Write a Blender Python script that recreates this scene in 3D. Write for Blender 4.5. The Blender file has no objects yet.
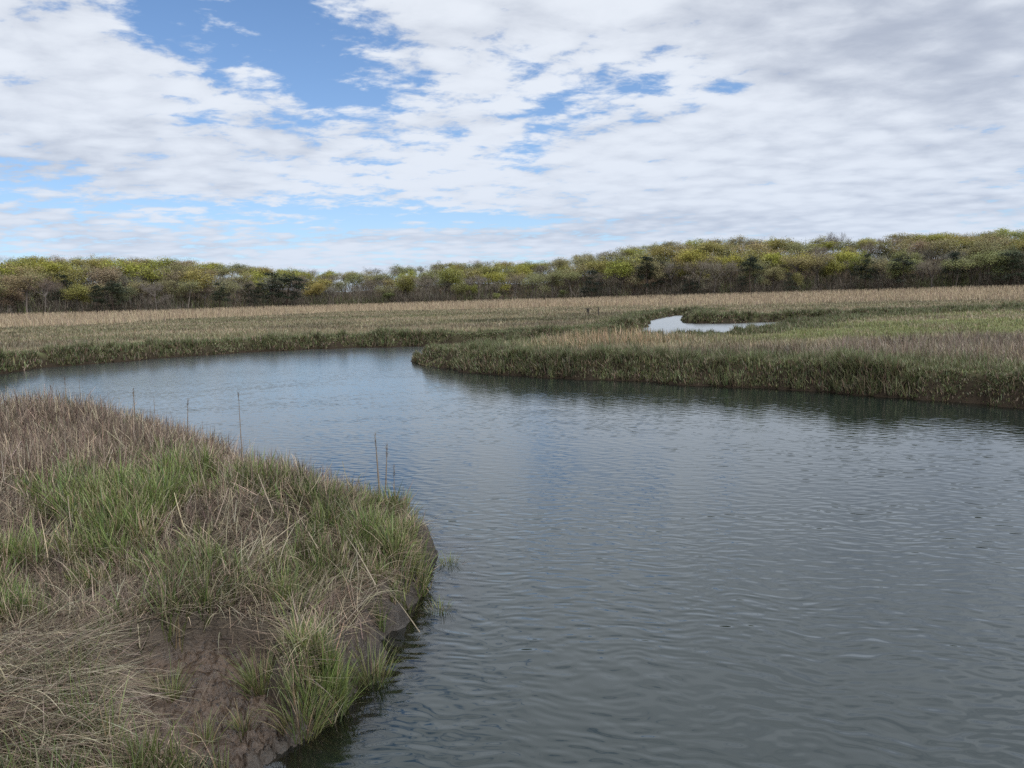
import bpy, math, random
import numpy as np
from mathutils import Vector, Matrix

rng = np.random.default_rng(7)
random.seed(7)
sc = bpy.context.scene
col = sc.collection
R = math.radians

# ------------------------------------------------------------------ camera
CAM_Z = 3.0
FPX = 770.0
PITCH = math.atan((384 - 299) / FPX)
ROLL = math.atan(29 / 1024)
cam_d = bpy.data.cameras.new('camera')
cam_d.sensor_fit = 'HORIZONTAL'
cam_d.sensor_width = 36
cam_d.lens = 36 * FPX / 1024
cam_d.clip_start = 0.1
cam_d.clip_end = 6000
cam = bpy.data.objects.new('camera', cam_d)
col.objects.link(cam)
Rm = Matrix.Rotation(math.pi / 2 - PITCH, 3, 'X') @ Matrix.Rotation(-ROLL, 3, 'Z')
cam.matrix_world = Matrix.Translation((0, 0, CAM_Z)) @ Rm.to_4x4()
sc.camera = cam


def ray(px, py):
    v = Rm @ Vector(((px - 512) / FPX, (384 - py) / FPX, -1.0))
    return v.normalized()


def gp(px, py, z=0.0):
    """the point at height z that the photograph shows at (px, py)"""
    v = ray(px, py)
    t = (z - CAM_Z) / v.z
    return (v.x * t, v.y * t)


def horizon(px):
    return 313.5 - 29 / 1024 * px


# ------------------------------------------------------------------ noise
def _hash(ix, iy, seed):
    n = (ix.astype(np.int64) * 374761393 + iy.astype(np.int64) * 668265263 + seed * 1442695041) & 0x7fffffff
    n = ((n ^ (n >> 13)) * 1274126177) & 0x7fffffff
    n = n ^ (n >> 16)
    return (n & 0xffff) / 65535.0


def vnoise(x, y, seed=0):
    x = np.asarray(x, float); y = np.asarray(y, float)
    ix = np.floor(x); iy = np.floor(y)
    fx = x - ix; fy = y - iy
    fx = fx * fx * (3 - 2 * fx); fy = fy * fy * (3 - 2 * fy)
    a = _hash(ix, iy, seed); b = _hash(ix + 1, iy, seed)
    c = _hash(ix, iy + 1, seed); d = _hash(ix + 1, iy + 1, seed)
    return (a * (1 - fx) + b * fx) * (1 - fy) + (c * (1 - fx) + d * fx) * fy


def fbm(x, y, oct=4, seed=0, gain=0.5):
    s = 0; a = 1; t = 0
    for o in range(oct):
        s = s + a * vnoise(x * 2 ** o + 17.3 * o, y * 2 ** o - 9.1 * o, seed + o)
        t += a; a *= gain
    return s / t          # 0..1


def worley(x, y):
    ix = np.floor(x); iy = np.floor(y)
    f1 = np.full(x.shape, 9.); f2 = np.full(x.shape, 9.)
    for dx in (-1, 0, 1):
        for dy in (-1, 0, 1):
            jx = ix + dx + _hash(ix + dx, iy + dy, 901); jy = iy + dy + _hash(ix + dx, iy + dy, 902)
            q = np.hypot(jx - x, jy - y)
            f2 = np.minimum(f2, np.maximum(f1, q)); f1 = np.minimum(f1, q)
    return f1, f2


def sst(x, a, b):
    t = np.clip((x - a) / (b - a), 0, 1)
    return t * t * (3 - 2 * t)


# ------------------------------------------------------------------ creek plan
tip_px = [(265, 770), (284, 752), (322, 722), (350, 692), (383, 660), (388, 636), (408, 621), (423, 598), (432, 566), (433, 545)]
near_edge = [(-6, -14), (-3.4, -4), (-2.6, 0.5), (-1.9, 3.2)] + [gp(*p) for p in tip_px]
back_edge = [gp(424, 520, .35), gp(405, 492, .55), gp(380, 470, .7), gp(335, 447, 1.05), gp(290, 432, 1.1), gp(240, 420, 1.1), gp(180, 408, 1.12),
             gp(120, 399, 1.15), gp(60, 394, 1.2), gp(0, 392, 1.2), (-17, 17.5), (-30, 19), (-90, 22)]
far_left = [(-90, 36), (-45, 33), gp(-60, 384), gp(0, 374), gp(50, 367), gp(100, 363.5), gp(150, 359), gp(200, 355.5), gp(250, 352.5), gp(300, 350), gp(350, 348), gp(415, 346.5)]
back_chan = [(0, 50.5), (5, 53), (8.5, 59), (12.0, 69), (14.4, 82), (16.6, 92), (20.2, 101), (23.2, 110), (26.6, 109), (24.0, 101), (21.2, 92), (18.4, 81), (18.0, 77.8),
             (21, 76.2), (26, 75.8), (31, 75.6), (36, 75), (44, 76), (58, 82), (90, 92)]
near_pond = [(90, 86), (58, 78), (44, 72.5), (36, 70), (29, 66), (23, 60), (18.5, 53), (15.5, 48), (12, 44.6), (8.5, 43.2), (4, 43.6), (0, 42), (-2.8, 38.5)]
pen_px = [(417, 361), (418, 365), (450, 370), (500, 375), (550, 378), (600, 380), (650, 382.5), (700, 385.5), (750, 388), (800, 391), (850, 394.5), (900, 398), (950, 402), (1024, 408)]
pen = [gp(*p) for p in pen_px] + [(15.6, 15.5), (20, 10), (30, -14)]
POLY = np.array(near_edge + back_edge + far_left + back_chan + near_pond + pen)


def sdf(x, y, poly=POLY):
    """signed distance to the creek's edge: positive on land"""
    x = np.asarray(x, float).ravel(); y = np.asarray(y, float).ravel()
    out = np.empty_like(x)
    n = len(poly)
    A = poly; B = np.roll(poly, -1, 0)
    for s in range(0, len(x), 40000):
        X = x[s:s + 40000, None]; Y = y[s:s + 40000, None]
        ex = (B - A)[:, 0]; ey = (B - A)[:, 1]
        wx = X - A[:, 0]; wy = Y - A[:, 1]
        t = np.clip((wx * ex + wy * ey) / (ex * ex + ey * ey), 0, 1)
        d = np.sqrt(((wx - ex * t) ** 2 + (wy - ey * t) ** 2).min(1))
        c = (A[:, 1] > Y) != (B[:, 1] > Y)
        xi = A[:, 0] + (Y - A[:, 1]) * ex / np.where(ey == 0, 1e-9, ey)
        ins = (c & (X < xi)).sum(1) % 2 == 1
        out[s:s + 40000] = np.where(ins, -d, d)
    return out


SIDE = 1.0 if np.sum(POLY[:, 0] * np.roll(POLY[:, 1], -1) - np.roll(POLY[:, 0], -1) * POLY[:, 1]) > 0 else -1.0


def is_near(x, y):
    return (y < 20) & (x < 3 - 0 * y)


def creek_d(x, y):
    x = np.asarray(x, float).ravel(); y = np.asarray(y, float).ravel()
    r = np.hypot(x, y)
    amp = np.where(is_near(x, y), 0.24, np.clip(r * 0.018, .3, 1.3))
    d = sdf(x, y)
    fr = np.where(is_near(x, y), 2.6, 0.75)
    return d + amp * (fbm(x * fr, y * fr, 3, 5) - .5) * 1.6


# forest front edge distance by direction, and the tree-top line of the photograph (pixels above the horizon)
EX = np.array([-500, -200, 0, 110, 180, 240, 300, 350, 400, 480, 540, 580, 620, 680, 740, 790, 830, 870, 930, 1024, 1250, 1500])
ET = np.array([46, 46, 46, 48.5, 47, 40.5, 36, 31.5, 36, 39, 36, 42.5, 49, 52, 54, 50, 47.5, 48, 48, 48, 48, 47])
ET = ET * .97
ED = np.array([205, 205, 205, 208, 215, 232, 250, 262, 252, 232, 236, 232, 225, 222, 222, 226, 230, 230, 226, 220, 215, 210])


def az_px(x, y):
    """picture column of a direction, used only to look up the skyline of the wood"""
    return 512 + FPX * np.asarray(x) / np.maximum(np.asarray(y), 1e-3) / 1.0


def wood(x, y):
    px = np.clip(az_px(x, y), -480, 1480)
    D = np.interp(px, EX, ED)
    e = np.interp(px, EX, ET)
    return D, e


MUD_C = [(gp(205, 735, .12), .52, .50), (gp(215, 662, .35), .42, .40), (gp(180, 690, .25), .45, .42), (gp(262, 745, .10), .22, .3), (gp(255, 655, .35), .25, .25), (gp(150, 755, .2), .30, .35)]


def mud_mask(x, y):
    x = np.asarray(x, float); y = np.asarray(y, float)
    m = np.zeros_like(x)
    wx = x + .25 * (fbm(x * 3, y * 3, 3, 21) - .5); wy = y + .25 * (fbm(x * 3, y * 3, 3, 31) - .5)
    for (c, rx, ry) in MUD_C:
        q = ((wx - c[0]) / rx) ** 2 + ((wy - c[1]) / ry) ** 2
        m = np.maximum(m, 1 - sst(q, .7, 1.5))
    return m


def height(x, y):
    shp = np.shape(x)
    x = np.asarray(x, float).ravel(); y = np.asarray(y, float).ravel()
    r = np.hypot(x, y)
    d = creek_d(x, y)
    nb = is_near(x, y)
    under = np.maximum(d * 0.55, -1.0)
    # marsh beyond the creek
    far = .16 * sst(d, 0, .12) + .56 * sst(d, .04, .55) + .06 * (fbm(x * .25, y * .25, 3, 3) - .5)
    far = far + .10 * (fbm(x * 1.7, y * 1.7, 3, 8) - .5) * sst(d, 0, .5) * (r < 80)
    low_ = np.exp(-(((x - 11) / 4.0) ** 2 + ((y - 43) / 4.5) ** 2)); far = far * (1 - .05 * low_)
    D, e = wood(x, y)
    rise = np.maximum((3 + e * (D + 62) / FPX) - 8.5, 7.0)
    front = y > 60
    far = np.where(front, far + (rise - .75) * sst(r - D, -4, 62) + .35 * sst(r - D, -75, -5), far)
    # bank at the viewer's side
    near = .10 * sst(d, 0, .08) + .30 * sst(d, .02, .24) + (.24 + .30 * sst(y, 6.3, 9.0)) * sst(d, .25, 1.9) + .10 * (fbm(x * .8, y * .8, 3, 4) - .5) * sst(d, .2, 1)
    hx, hy = gp(60, 432, 1.0)
    near = near + .32 * np.exp(-(((x - hx + .8) / 3.4) ** 2 + ((y - hy - .6) / 1.9) ** 2))
    near = near + .05 * (fbm(x * 4.5, y * 4.5, 3, 41) - .5) * sst(d, 0, .3)
    m = mud_mask(x, y)
    flat = .03 + .20 * np.clip(d, 0, 1.6) + .05 * (fbm(x * 5, y * 5, 4, 51) - .5)
    near = near * (1 - m) + np.minimum(flat, near) * m
    # clods and pocks of the bare mud
    bare = np.maximum(m, 1 - sst(d, .25, .5))
    b = np.abs(fbm(x * 9, y * 9, 4, 61) - .5) * 2
    near = near + bare * (b - .25) * .085 * sst(d, -.05, .15)
    iw = np.where((bare > .05) & nb & (d > -.1))[0]
    if len(iw):
        f1, f2 = worley(x[iw] * 8.5 + .6 * fbm(x[iw] * 6, y[iw] * 6, 2, 66), y[iw] * 8.5)
        g1, g2 = worley(x[iw] * 21, y[iw] * 21)
        clod = (sst(f2 - f1, .02, .30) - .8) * .045 + (sst(g2 - g1, .02, .35) - .8) * .020
        patchy = .35 + .65 * sst(fbm(x[iw] * 3, y[iw] * 3, 2, 67), .40, .58)
        near[iw] += bare[iw] * clod * patchy * sst(d[iw], -.05, .1) * (1 + .9 * (1 - sst(d[iw], .2, .5)))
    pk = fbm(x * 17, y * 17, 2, 71)
    near = near - bare * .055 * sst(pk, .60, .68) * sst(d, 0, .2)
    z = np.where(nb, near, far)
    z = np.where(d < 0, under + .02 * (fbm(x * 4, y * 4, 3, 91) - .5), z)
    return z.reshape(shp)


# ------------------------------------------------------------------ mesh / node helpers
def quad_mesh(name, V, Q, cols=None, mat=None, smooth=False, attrs=None):
    V = np.asarray(V, np.float32); Q = np.asarray(Q, np.int32)
    k = Q.shape[1]
    me = bpy.data.meshes.new(name)
    me.vertices.add(len(V)); me.vertices.foreach_set('co', V.ravel())
    me.loops.add(Q.size); me.loops.foreach_set('vertex_index', Q.ravel())
    me.polygons.add(len(Q))
    me.polygons.foreach_set('loop_start', np.arange(0, Q.size, k, dtype=np.int32))
    me.polygons.foreach_set('loop_total', np.full(len(Q), k, np.int32))
    if smooth:
        me.polygons.foreach_set('use_smooth', np.ones(len(Q), bool))
    if cols is not None:
        c4 = np.ones((len(V), 4), np.float32); c4[:, :3] = cols
        a = me.attributes.new('tint', 'FLOAT_COLOR', 'POINT'); a.data.foreach_set('color', c4.ravel())
    for k_, v in (attrs or {}).items():
        a = me.attributes.new(k_, 'FLOAT', 'POINT'); a.data.foreach_set('value', np.asarray(v, np.float32).ravel())
    me.update(calc_edges=True); me.validate()
    if mat: me.materials.append(mat)
    return me


def link(name, me, parent=None):
    o = bpy.data.objects.new(name, me); col.objects.link(o)
    if parent: o.parent = parent
    return o


def tag(o, label=None, cat=None, group=None, kind=None):
    if label: o['label'] = label
    if cat: o['category'] = cat
    if group: o['group'] = group
    if kind: o['kind'] = kind
    return o


class NT:
    def __init__(self, tree):
        self.t = tree; self.n = tree.nodes; self.l = tree.links

    def new(self, typ, **kw):
        n = self.n.new(typ)
        for k, v in kw.items(): setattr(n, k, v)
        return n

    def set(self, sock, v):
        if isinstance(v, bpy.types.NodeSocket): self.l.new(v, sock)
        else: sock.default_value = v

    def math(self, op, a, b=None, c=None, clamp=False):
        n = self.new('ShaderNodeMath', operation=op, use_clamp=clamp)
        self.set(n.inputs[0], a)
        if b is not None: self.set(n.inputs[1], b)
        if c is not None: self.set(n.inputs[2], c)
        return n.outputs[0]

    def vmath(self, op, a, b=None, out=0):
        n = self.new('ShaderNodeVectorMath', operation=op)
        self.set(n.inputs[0], a)
        if b is not None: self.set(n.inputs[1], b)
        return n.outputs[out]

    def ramp(self, v, a, b, lo=0.0, hi=1.0, smooth=True):
        n = self.new('ShaderNodeMapRange', interpolation_type='SMOOTHSTEP' if smooth else 'LINEAR', clamp=True) if smooth else self.new('ShaderNodeMapRange', clamp=True)
        self.set(n.inputs[0], v); n.inputs[1].default_value = a; n.inputs[2].default_value = b
        self.set(n.inputs[3], lo); self.set(n.inputs[4], hi)
        return n.outputs[0]

    def mix(self, f, a, b):
        n = self.new('ShaderNodeMix', data_type='RGBA')
        self.set(n.inputs[0], f)
        self.set(n.inputs[6], a if not isinstance(a, tuple) else (*a, 1)[:4])
        self.set(n.inputs[7], b if not isinstance(b, tuple) else (*b, 1)[:4])
        return n.outputs[2]

    def noise(self, vec, scale, detail=3, rough=.5, dist=0, lac=2.0):
        n = self.new('ShaderNodeTexNoise')
        if vec is not None: self.l.new(vec, n.inputs['Vector'])
        n.inputs['Scale'].default_value = scale; n.inputs['Detail'].default_value = detail
        n.inputs['Roughness'].default_value = rough; n.inputs['Distortion'].default_value = dist
        n.inputs['Lacunarity'].default_value = lac
        return n.outputs[0]


def material(name):
    m = bpy.data.materials.new(name); m.use_nodes = True
    m.node_tree.nodes.clear()
    return m, NT(m.node_tree)


def plant_mat(name, trans=.25, rough=.6, spec=.25):
    """stems and blades: colour of each blade in the 'tint' attribute"""
    m, t = material(name)
    a = t.new('ShaderNodeAttribute', attribute_name='tint')
    p = t.new('ShaderNodeBsdfPrincipled')
    p.inputs['Roughness'].default_value = rough; p.inputs['Specular IOR Level'].default_value = spec
    t.l.new(a.outputs['Color'], p.inputs['Base Color'])
    tr = t.new('ShaderNodeBsdfTranslucent'); t.l.new(a.outputs['Color'], tr.inputs['Color'])
    mx = t.new('ShaderNodeMixShader'); mx.inputs[0].default_value = trans
    t.l.new(p.outputs[0], mx.inputs[1]); t.l.new(tr.outputs[0], mx.inputs[2])
    o = t.new('ShaderNodeOutputMaterial'); t.l.new(mx.outputs[0], o.inputs[0])
    return m


# ------------------------------------------------------------------ sky
SUN_EL, SUN_AZ = R(56), R(140)      # azimuth measured clockwise from +Y (view direction)
w = bpy.data.worlds.new('World'); sc.world = w; w.use_nodes = True
w.node_tree.nodes.clear()
t = NT(w.node_tree)
sky = t.new('ShaderNodeTexSky', sky_type='NISHITA')
sky.sun_disc = False
sky.sun_elevation = SUN_EL; sky.sun_rotation = SUN_AZ
sky.altitude = 600; sky.air_density = 1.0; sky.dust_density = 0.1; sky.ozone_density = 4.0
tc = t.new('ShaderNodeTexCoord')
D = tc.outputs['Generated']
sep = t.new('ShaderNodeSeparateXYZ'); t.l.new(D, sep.inputs[0])
zc = t.math('ADD', t.math('MAXIMUM', sep.outputs[2], 0.0), 0.13)
cx = t.math('DIVIDE', sep.outputs[0], zc); cy = t.math('DIVIDE', sep.outputs[1], zc)
cmb = t.new('ShaderNodeCombineXYZ'); t.l.new(cx, cmb.inputs[0]); t.l.new(cy, cmb.inputs[1])
P = cmb.outputs[0]


def cloud_pt(px, py):
    v = ray(px, py); z = max(v.z, 0) + .13
    return Vector((v.x / z, v.y / z))


def blob(c, ux, uy):
    """soft elliptic patch of the cloud layer: centre and two half-axis points given as sky directions"""
    c0 = cloud_pt(*c); a = cloud_pt(*ux) - c0; b = cloud_pt(*uy) - c0
    det = a.x * b.y - a.y * b.x
    dx = t.vmath('SUBTRACT', P, (c0.x, c0.y, 0))
    u = t.vmath('DOT_PRODUCT', dx, (b.y / det, -b.x / det, 0), out=1)
    v = t.vmath('DOT_PRODUCT', dx, (-a.y / det, a.x / det, 0), out=1)
    q = t.math('ADD', t.math('MULTIPLY', u, u), t.math('MULTIPLY', v, v))
    return t.math('POWER', 2.718, t.math('MULTIPLY', q, -1.0))


rot = t.new('ShaderNodeMapping'); rot.inputs['Rotation'].default_value = (0, 0, R(-25)); rot.inputs['Scale'].default_value = (1.0, 1.2, 1)
t.l.new(P, rot.inputs[0])
rot2 = t.new('ShaderNodeMapping'); rot2.inputs['Rotation'].default_value = (0, 0, R(-35)); rot2.inputs['Scale'].default_value = (.6, 1.5, 1)
t.l.new(P, rot2.inputs[0])
n_big = t.noise(rot.outputs[0], 1.4, 4, .55, .25)
n_rip = t.noise(rot.outputs[0], 6.5, 6, .62, .3)
n_fin = t.noise(rot.outputs[0], 19, 5, .6, .3)
vor = t.new('ShaderNodeTexVoronoi', feature='SMOOTH_F1'); vor.inputs['Scale'].default_value = 6.5; vor.inputs['Smoothness'].default_value = .6
wv = t.new('ShaderNodeTexNoise'); t.l.new(rot.outputs[0], wv.inputs['Vector']); wv.inputs['Scale'].default_value = 5; wv.inputs['Detail'].default_value = 5
t.l.new(t.vmath('ADD', rot.outputs[0], t.vmath('MULTIPLY', t.vmath('SUBTRACT', wv.outputs['Color'], (.5, .5, .5)), (.16, .16, 0))), vor.inputs['Vector'])
puff = t.math('SUBTRACT', .42, vor.outputs['Distance'])
n_str = t.noise(rot2.outputs[0], .8, 6, .55, .2)
cov = t.math('ADD', t.math('MULTIPLY', n_big, .55), t.math('MULTIPLY', n_rip, .80))
cov = t.math('ADD', cov, t.math('MULTIPLY', n_fin, .36))
cov = t.math('ADD', cov, t.math('MULTIPLY', puff, .34))
cov = t.math('ADD', cov, -.118)
for (c, ux, uy, k) in [((270, 34), (380, 48), (258, 84), -.31), ((150, 10), (215, 18), (150, 40), -.26), ((345, 90), (395, 84), (345, 112), -.24),
                       ((530, 150), (556, 140), (530, 168), -.25), ((548, 115), (575, 105), (540, 135), -.17), ((645, 87), (685, 78), (650, 98), -.17), ((735, 87), (765, 87), (735, 98), -.14), ((425, 83), (450, 83), (425, 90), -.14), ((495, 60), (530, 70), (495, 85), -.13),
                       ((50, 198), (230, 212), (50, 211), -.18), ((380, 222), (560, 228), (380, 232), -.18), ((195, 118), (240, 122), (190, 132), -.15),
                       ((360, 122), (420, 122), (360, 136), -.15), ((55, 117), (100, 117), (55, 125), -.18), ((500, 215), (620, 220), (500, 225), -.14),
                       ((880, 90), (1060, 90), (880, 250), .30), ((60, 90), (180, 110), (60, 160), .20), ((200, 130), (330, 150), (200, 175), .07), ((640, 200), (800, 200), (640, 240), .15), ((480, 30), (560, 20), (480, 80), .08), ((420, 215), (520, 220), (420, 226), -.12), ((590, 120), (625, 118), (590, 132), -.12), ((440, 140), (470, 140), (440, 150), -.10)]:
    cov = t.math('ADD', cov, t.math('MULTIPLY', blob(c, ux, uy), k))
alpha = t.ramp(cov, .49, .74)
alpha = t.math('MULTIPLY', alpha, .97)
# grey undersides of the thick cloud, streaked
grey = t.math('MULTIPLY', t.ramp(n_str, .36, .66), .50)
g2 = t.noise(rot.outputs[0], 3.4, 6, .6, .3)
grey = t.math('ADD', grey, t.math('MULTIPLY', t.math('SUBTRACT', g2, .5), 1.1))
grey = t.math('ADD', grey, t.math('MULTIPLY', t.math('SUBTRACT', n_rip, .5), -.8))
grey = t.math('ADD', grey, t.math('MULTIPLY', puff, -.75))
for (c, ux, uy, k) in [((880, 40), (1040, 60), (880, 120), .28), ((820, 100), (930, 60), (850, 150), .16), ((620, 215), (760, 225), (620, 240), .18), ((100, 175), (330, 190), (100, 190), .22),
                       ((480, 110), (640, 60), (480, 200), -.22), ((200, 110), (330, 110), (200, 170), -.25), ((1000, 20), (1100, 20), (1000, 80), .25)]:
    grey = t.math('ADD', grey, t.math('MULTIPLY', blob(c, ux, uy), k))
grey = t.ramp(grey, -.15, 1.25)
ccol = t.mix(grey, (.85, .895, .965), (.43, .475, .575))
# glow added to unseen cloud round the veiled sun, to light the land
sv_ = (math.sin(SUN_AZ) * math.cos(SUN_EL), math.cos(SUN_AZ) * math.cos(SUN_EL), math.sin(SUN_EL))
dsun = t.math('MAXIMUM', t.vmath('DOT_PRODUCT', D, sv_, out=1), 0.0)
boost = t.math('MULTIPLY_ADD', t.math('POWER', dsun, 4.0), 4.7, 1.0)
boost = t.math('MULTIPLY', boost, t.ramp(sep.outputs[2], .30, .50, 1.0, .92))      # cloud made slightly dimmer higher up
# pale bright air low over the horizon
lowf = t.math('POWER', 2.718, t.math('MULTIPLY', sep.outputs[2], -7.0))
bg1 = t.new('ShaderNodeBackground'); bg1.inputs[1].default_value = .15
skc = t.new('ShaderNodeMix', data_type='RGBA', blend_type='MULTIPLY'); skc.inputs[0].default_value = 1; skc.inputs[7].default_value = (.74, .88, .98, 1)
t.l.new(sky.outputs[0], skc.inputs[6]); t.l.new(skc.outputs[2], bg1.inputs[0])
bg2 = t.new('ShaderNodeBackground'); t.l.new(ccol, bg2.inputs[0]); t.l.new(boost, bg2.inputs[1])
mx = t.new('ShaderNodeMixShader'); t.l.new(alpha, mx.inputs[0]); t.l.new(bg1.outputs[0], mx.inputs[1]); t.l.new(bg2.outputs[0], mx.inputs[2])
bg3 = t.new('ShaderNodeBackground'); bg3.inputs[0].default_value = (.56, .66, .84, 1)
mx2 = t.new('ShaderNodeMixShader'); t.l.new(t.math('MULTIPLY', lowf, .70), mx2.inputs[0]); t.l.new(mx.outputs[0], mx2.inputs[1]); t.l.new(bg3.outputs[0], mx2.inputs[2])
o = t.new('ShaderNodeOutputWorld'); t.l.new(mx2.outputs[0], o.inputs[0])

sd = bpy.data.lights.new('sun', 'SUN'); sd.energy = 2.6; sd.angle = R(5); sd.color = (1, .95, .87)
so = bpy.data.objects.new('sun', sd); col.objects.link(so)
sv = Vector((math.sin(SUN_AZ) * math.cos(SUN_EL), math.cos(SUN_AZ) * math.cos(SUN_EL), math.sin(SUN_EL)))
so.rotation_euler = sv.to_track_quat('Z', 'Y').to_euler()
so.location = (0, 0, 60)

# ------------------------------------------------------------------ ground
m_ground, t = material('marsh_mud_and_peat')
at = t.new('ShaderNodeAttribute', attribute_name='bare')
aw = t.new('ShaderNodeAttribute', attribute_name='woods')
al = t.new('ShaderNodeAttribute', attribute_name='wet')
ag = t.new('ShaderNodeAttribute', attribute_name='tint')
geo = t.new('ShaderNodeNewGeometry'); pos = geo.outputs['Position']
n1 = t.noise(pos, 6, 5, .6); n2 = t.noise(pos, 38, 4, .6); n3 = t.noise(pos, 140, 3, .6)
mudc = t.mix(t.ramp(n1, .35, .65), (.036, .023, .014), (.068, .045, .029))
mudc = t.mix(t.ramp(n2, .50, .68), mudc, (.016, .012, .010))
thc = t.mix(t.ramp(n2, .35, .65), t.mix(.45, (.05, .04, .025), ag.outputs['Color']), ag.outputs['Color'])
mudc = t.mix(t.math('MULTIPLY', al.outputs['Fac'], .8), mudc, (.016, .013, .009))
c = t.mix(at.outputs['Fac'], thc, mudc)
c = t.mix(aw.outputs['Fac'], c, t.mix(n1, (.05, .036, .024), (.10, .07, .045)))
p = t.new('ShaderNodeBsdfPrincipled'); t.l.new(c, p.inputs['Base Color'])
rg = t.ramp(n1, .3, .7, .30, .62)
rr = t.new('ShaderNodeMix', data_type='FLOAT'); t.l.new(at.outputs['Fac'], rr.inputs[0]); rr.inputs[2].default_value = .9; t.l.new(rg, rr.inputs[3])
t.l.new(rr.outputs[0], p.inputs['Roughness'])
asl = t.new('ShaderNodeAttribute', attribute_name='slick')
t.l.new(t.math('MULTIPLY_ADD', asl.outputs['Fac'], .40, .03), p.inputs['Specular IOR Level'])
bm_ = t.new('ShaderNodeBump'); bm_.inputs['Strength'].default_value = .8; bm_.inputs['Distance'].default_value = .02
t.l.new(t.math('ADD', n2, t.math('MULTIPLY', n3, .4)), bm_.inputs['Height']); t.l.new(bm_.outputs[0], p.inputs['Normal'])
o = t.new('ShaderNodeOutputMaterial'); t.l.new(p.outputs[0], o.inputs[0])


def zone(x, y):
    """marsh cover beyond the creek -> weights (edge green, bright green, purple dead, tan stalks, reed bed, else mixed) and distance from water"""
    d = creek_d(x, y)
    r = np.hypot(x, y)
    nz = fbm(x * .12, y * .3, 3, 111); nf = fbm(x * .5, y * .9, 3, 121)
    edge = 1 - sst(d + 2.0 * (nf - .5), 1.6, 3.8)
    X1, Y1 = 12 + 0 * x, 40 + 6 * (nz - .5)
    bright = sst(x - .18 * y, 1.5, 7) * sst(y, 33, 38) * (1 - sst(y + 8 * (nz - .5), 52, 60)) * sst(nf, .25, .42)
    bright = np.maximum(bright, .55 * sst(x, 14, 24) * sst(y, 56, 60) * (1 - sst(y, 66, 72)))
    purple = sst(x, 4, 9) * (1 - sst(y, 30, 34)) * (1 - edge) * (.25 + .75 * sst(nz + .25 * sst(x, 9, 16), .42, .66))
    stalk = np.exp(-(((x - 5.0) / 3.2) ** 2 + ((y - 39.0) / 3.6) ** 2))
    Dd, e = wood(x, y)
    px = az_px(x, y)
    reed0 = np.interp(px, [-500, 0, 300, 420, 560, 700, 800, 1024, 1400], [70, 62, 70, 62, 60, 75, 85, 95, 95])
    reed = sst(r - Dd + 60 * (fbm(x * .018, y * .04, 4, 131) - .5), -reed0, -reed0 + 34) * (1 - sst(r - Dd, -1, 5))
    return d, edge, bright, purple, stalk, reed


C_EDGE = np.array((.102, .118, .053)); C_BRIGHT = np.array((.150, .162, .066)); C_PURP = np.array((.180, .146, .108)); C_STALK = np.array((.33, .245, .15))
C_REED = np.array((.335, .268, .178)); C_MIXG = np.array((.125, .125, .062)); C_MIXB = np.array((.230, .192, .124))


def zone_col(x, y, jit=True):
    d, edge, bright, purple, stalk, reed = zone(x, y)
    k = sst(fbm(x * .05, y * .17, 4, 141), .42, .72)[:, None] * .9
    c = C_MIXG * k + C_MIXB * (1 - k)
    if jit:
        g = (rng.random(len(x)) < .28 + .45 * k[:, 0])[:, None]
        c = np.where(g, C_MIXG, C_MIXB) * .6 + c * .4
    for wgt, cc in ((bright, C_BRIGHT), (purple, C_PURP), (stalk, C_STALK), (edge, C_EDGE), (reed, C_REED)):
        if jit:
            f = (rng.random(len(x)) < wgt * .85)[:, None].astype(float)
        else:
            f = wgt[:, None]
        c = c * (1 - f) + cc * f
    pt = .62 + .80 * fbm(x * .22 + 3, y * .6, 4, 151)
    dk = sst(fbm(x * .09, y * .22, 4, 161), .56, .66) * (1 - bright) * (1 - reed)
    pt = pt * (1 - .46 * dk) + .10
    c = c * pt[:, None]
    return c, d, edge, bright, purple, stalk, reed


az = np.radians(np.linspace(-66, 66, 760))
rs = np.concatenate([np.linspace(1.6, 17, 760), 17 * (280 / 17) ** np.linspace(0.003, 1, 420), np.array([300, 330, 370, 420, 500, 620, 800, 1100, 1500, 2400, 4200])])
RR, AA = np.meshgrid(rs, az, indexing='ij')
GX = RR * np.sin(AA); GY = RR * np.cos(AA)
GZ = height(GX, GY)
gx, gy = GX.ravel(), GY.ravel()
gd = creek_d(gx, gy)
bare = np.where(is_near(gx, gy), np.maximum(mud_mask(gx, gy), 1 - sst(gd, .2, .45)), 1 - sst(gd, .25, .8))
Dw, _e = wood(gx, gy)
woods = sst(np.hypot(gx, gy) - Dw, -3, 6) * (gy > 40)
gcol, *_ = zone_col(gx, gy, jit=False)
nbm = is_near(gx, gy)
gcol = np.where(nbm[:, None], np.array((.052, .040, .028)), gcol * .7)
ni, nj = RR.shape
ii, jj = np.meshgrid(np.arange(ni - 1), np.arange(nj - 1), indexing='ij')
q = (ii * nj + jj).ravel()
GQ = np.stack([q, q + 1, q + nj + 1, q + nj], 1)
me = quad_mesh('ground', np.stack([gx, gy, GZ.ravel()], 1), GQ, cols=gcol, mat=m_ground, smooth=True, attrs={'slick': nbm.astype(float), 'bare': bare, 'woods': woods, 'wet': 1 - np.where(is_near(gx, gy), sst(gd, .02, .30), sst(gd, .2, 1.2))})
g_o = link('ground', me); tag(g_o, 'brown mud banks and grassed flat of the tidal marsh reaching back to the wood', 'ground', kind='structure')

# ------------------------------------------------------------------ water
m_water, t = material('creek_water')
geo = t.new('ShaderNodeNewGeometry'); pos = geo.outputs['Position']


def mapped(rz, sx, sy):
    n = t.new('ShaderNodeMapping'); n.inputs['Rotation'].default_value = (0, 0, R(rz)); n.inputs['Scale'].default_value = (sx, sy, 1)
    t.l.new(pos, n.inputs[0]); return n.outputs[0]


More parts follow.
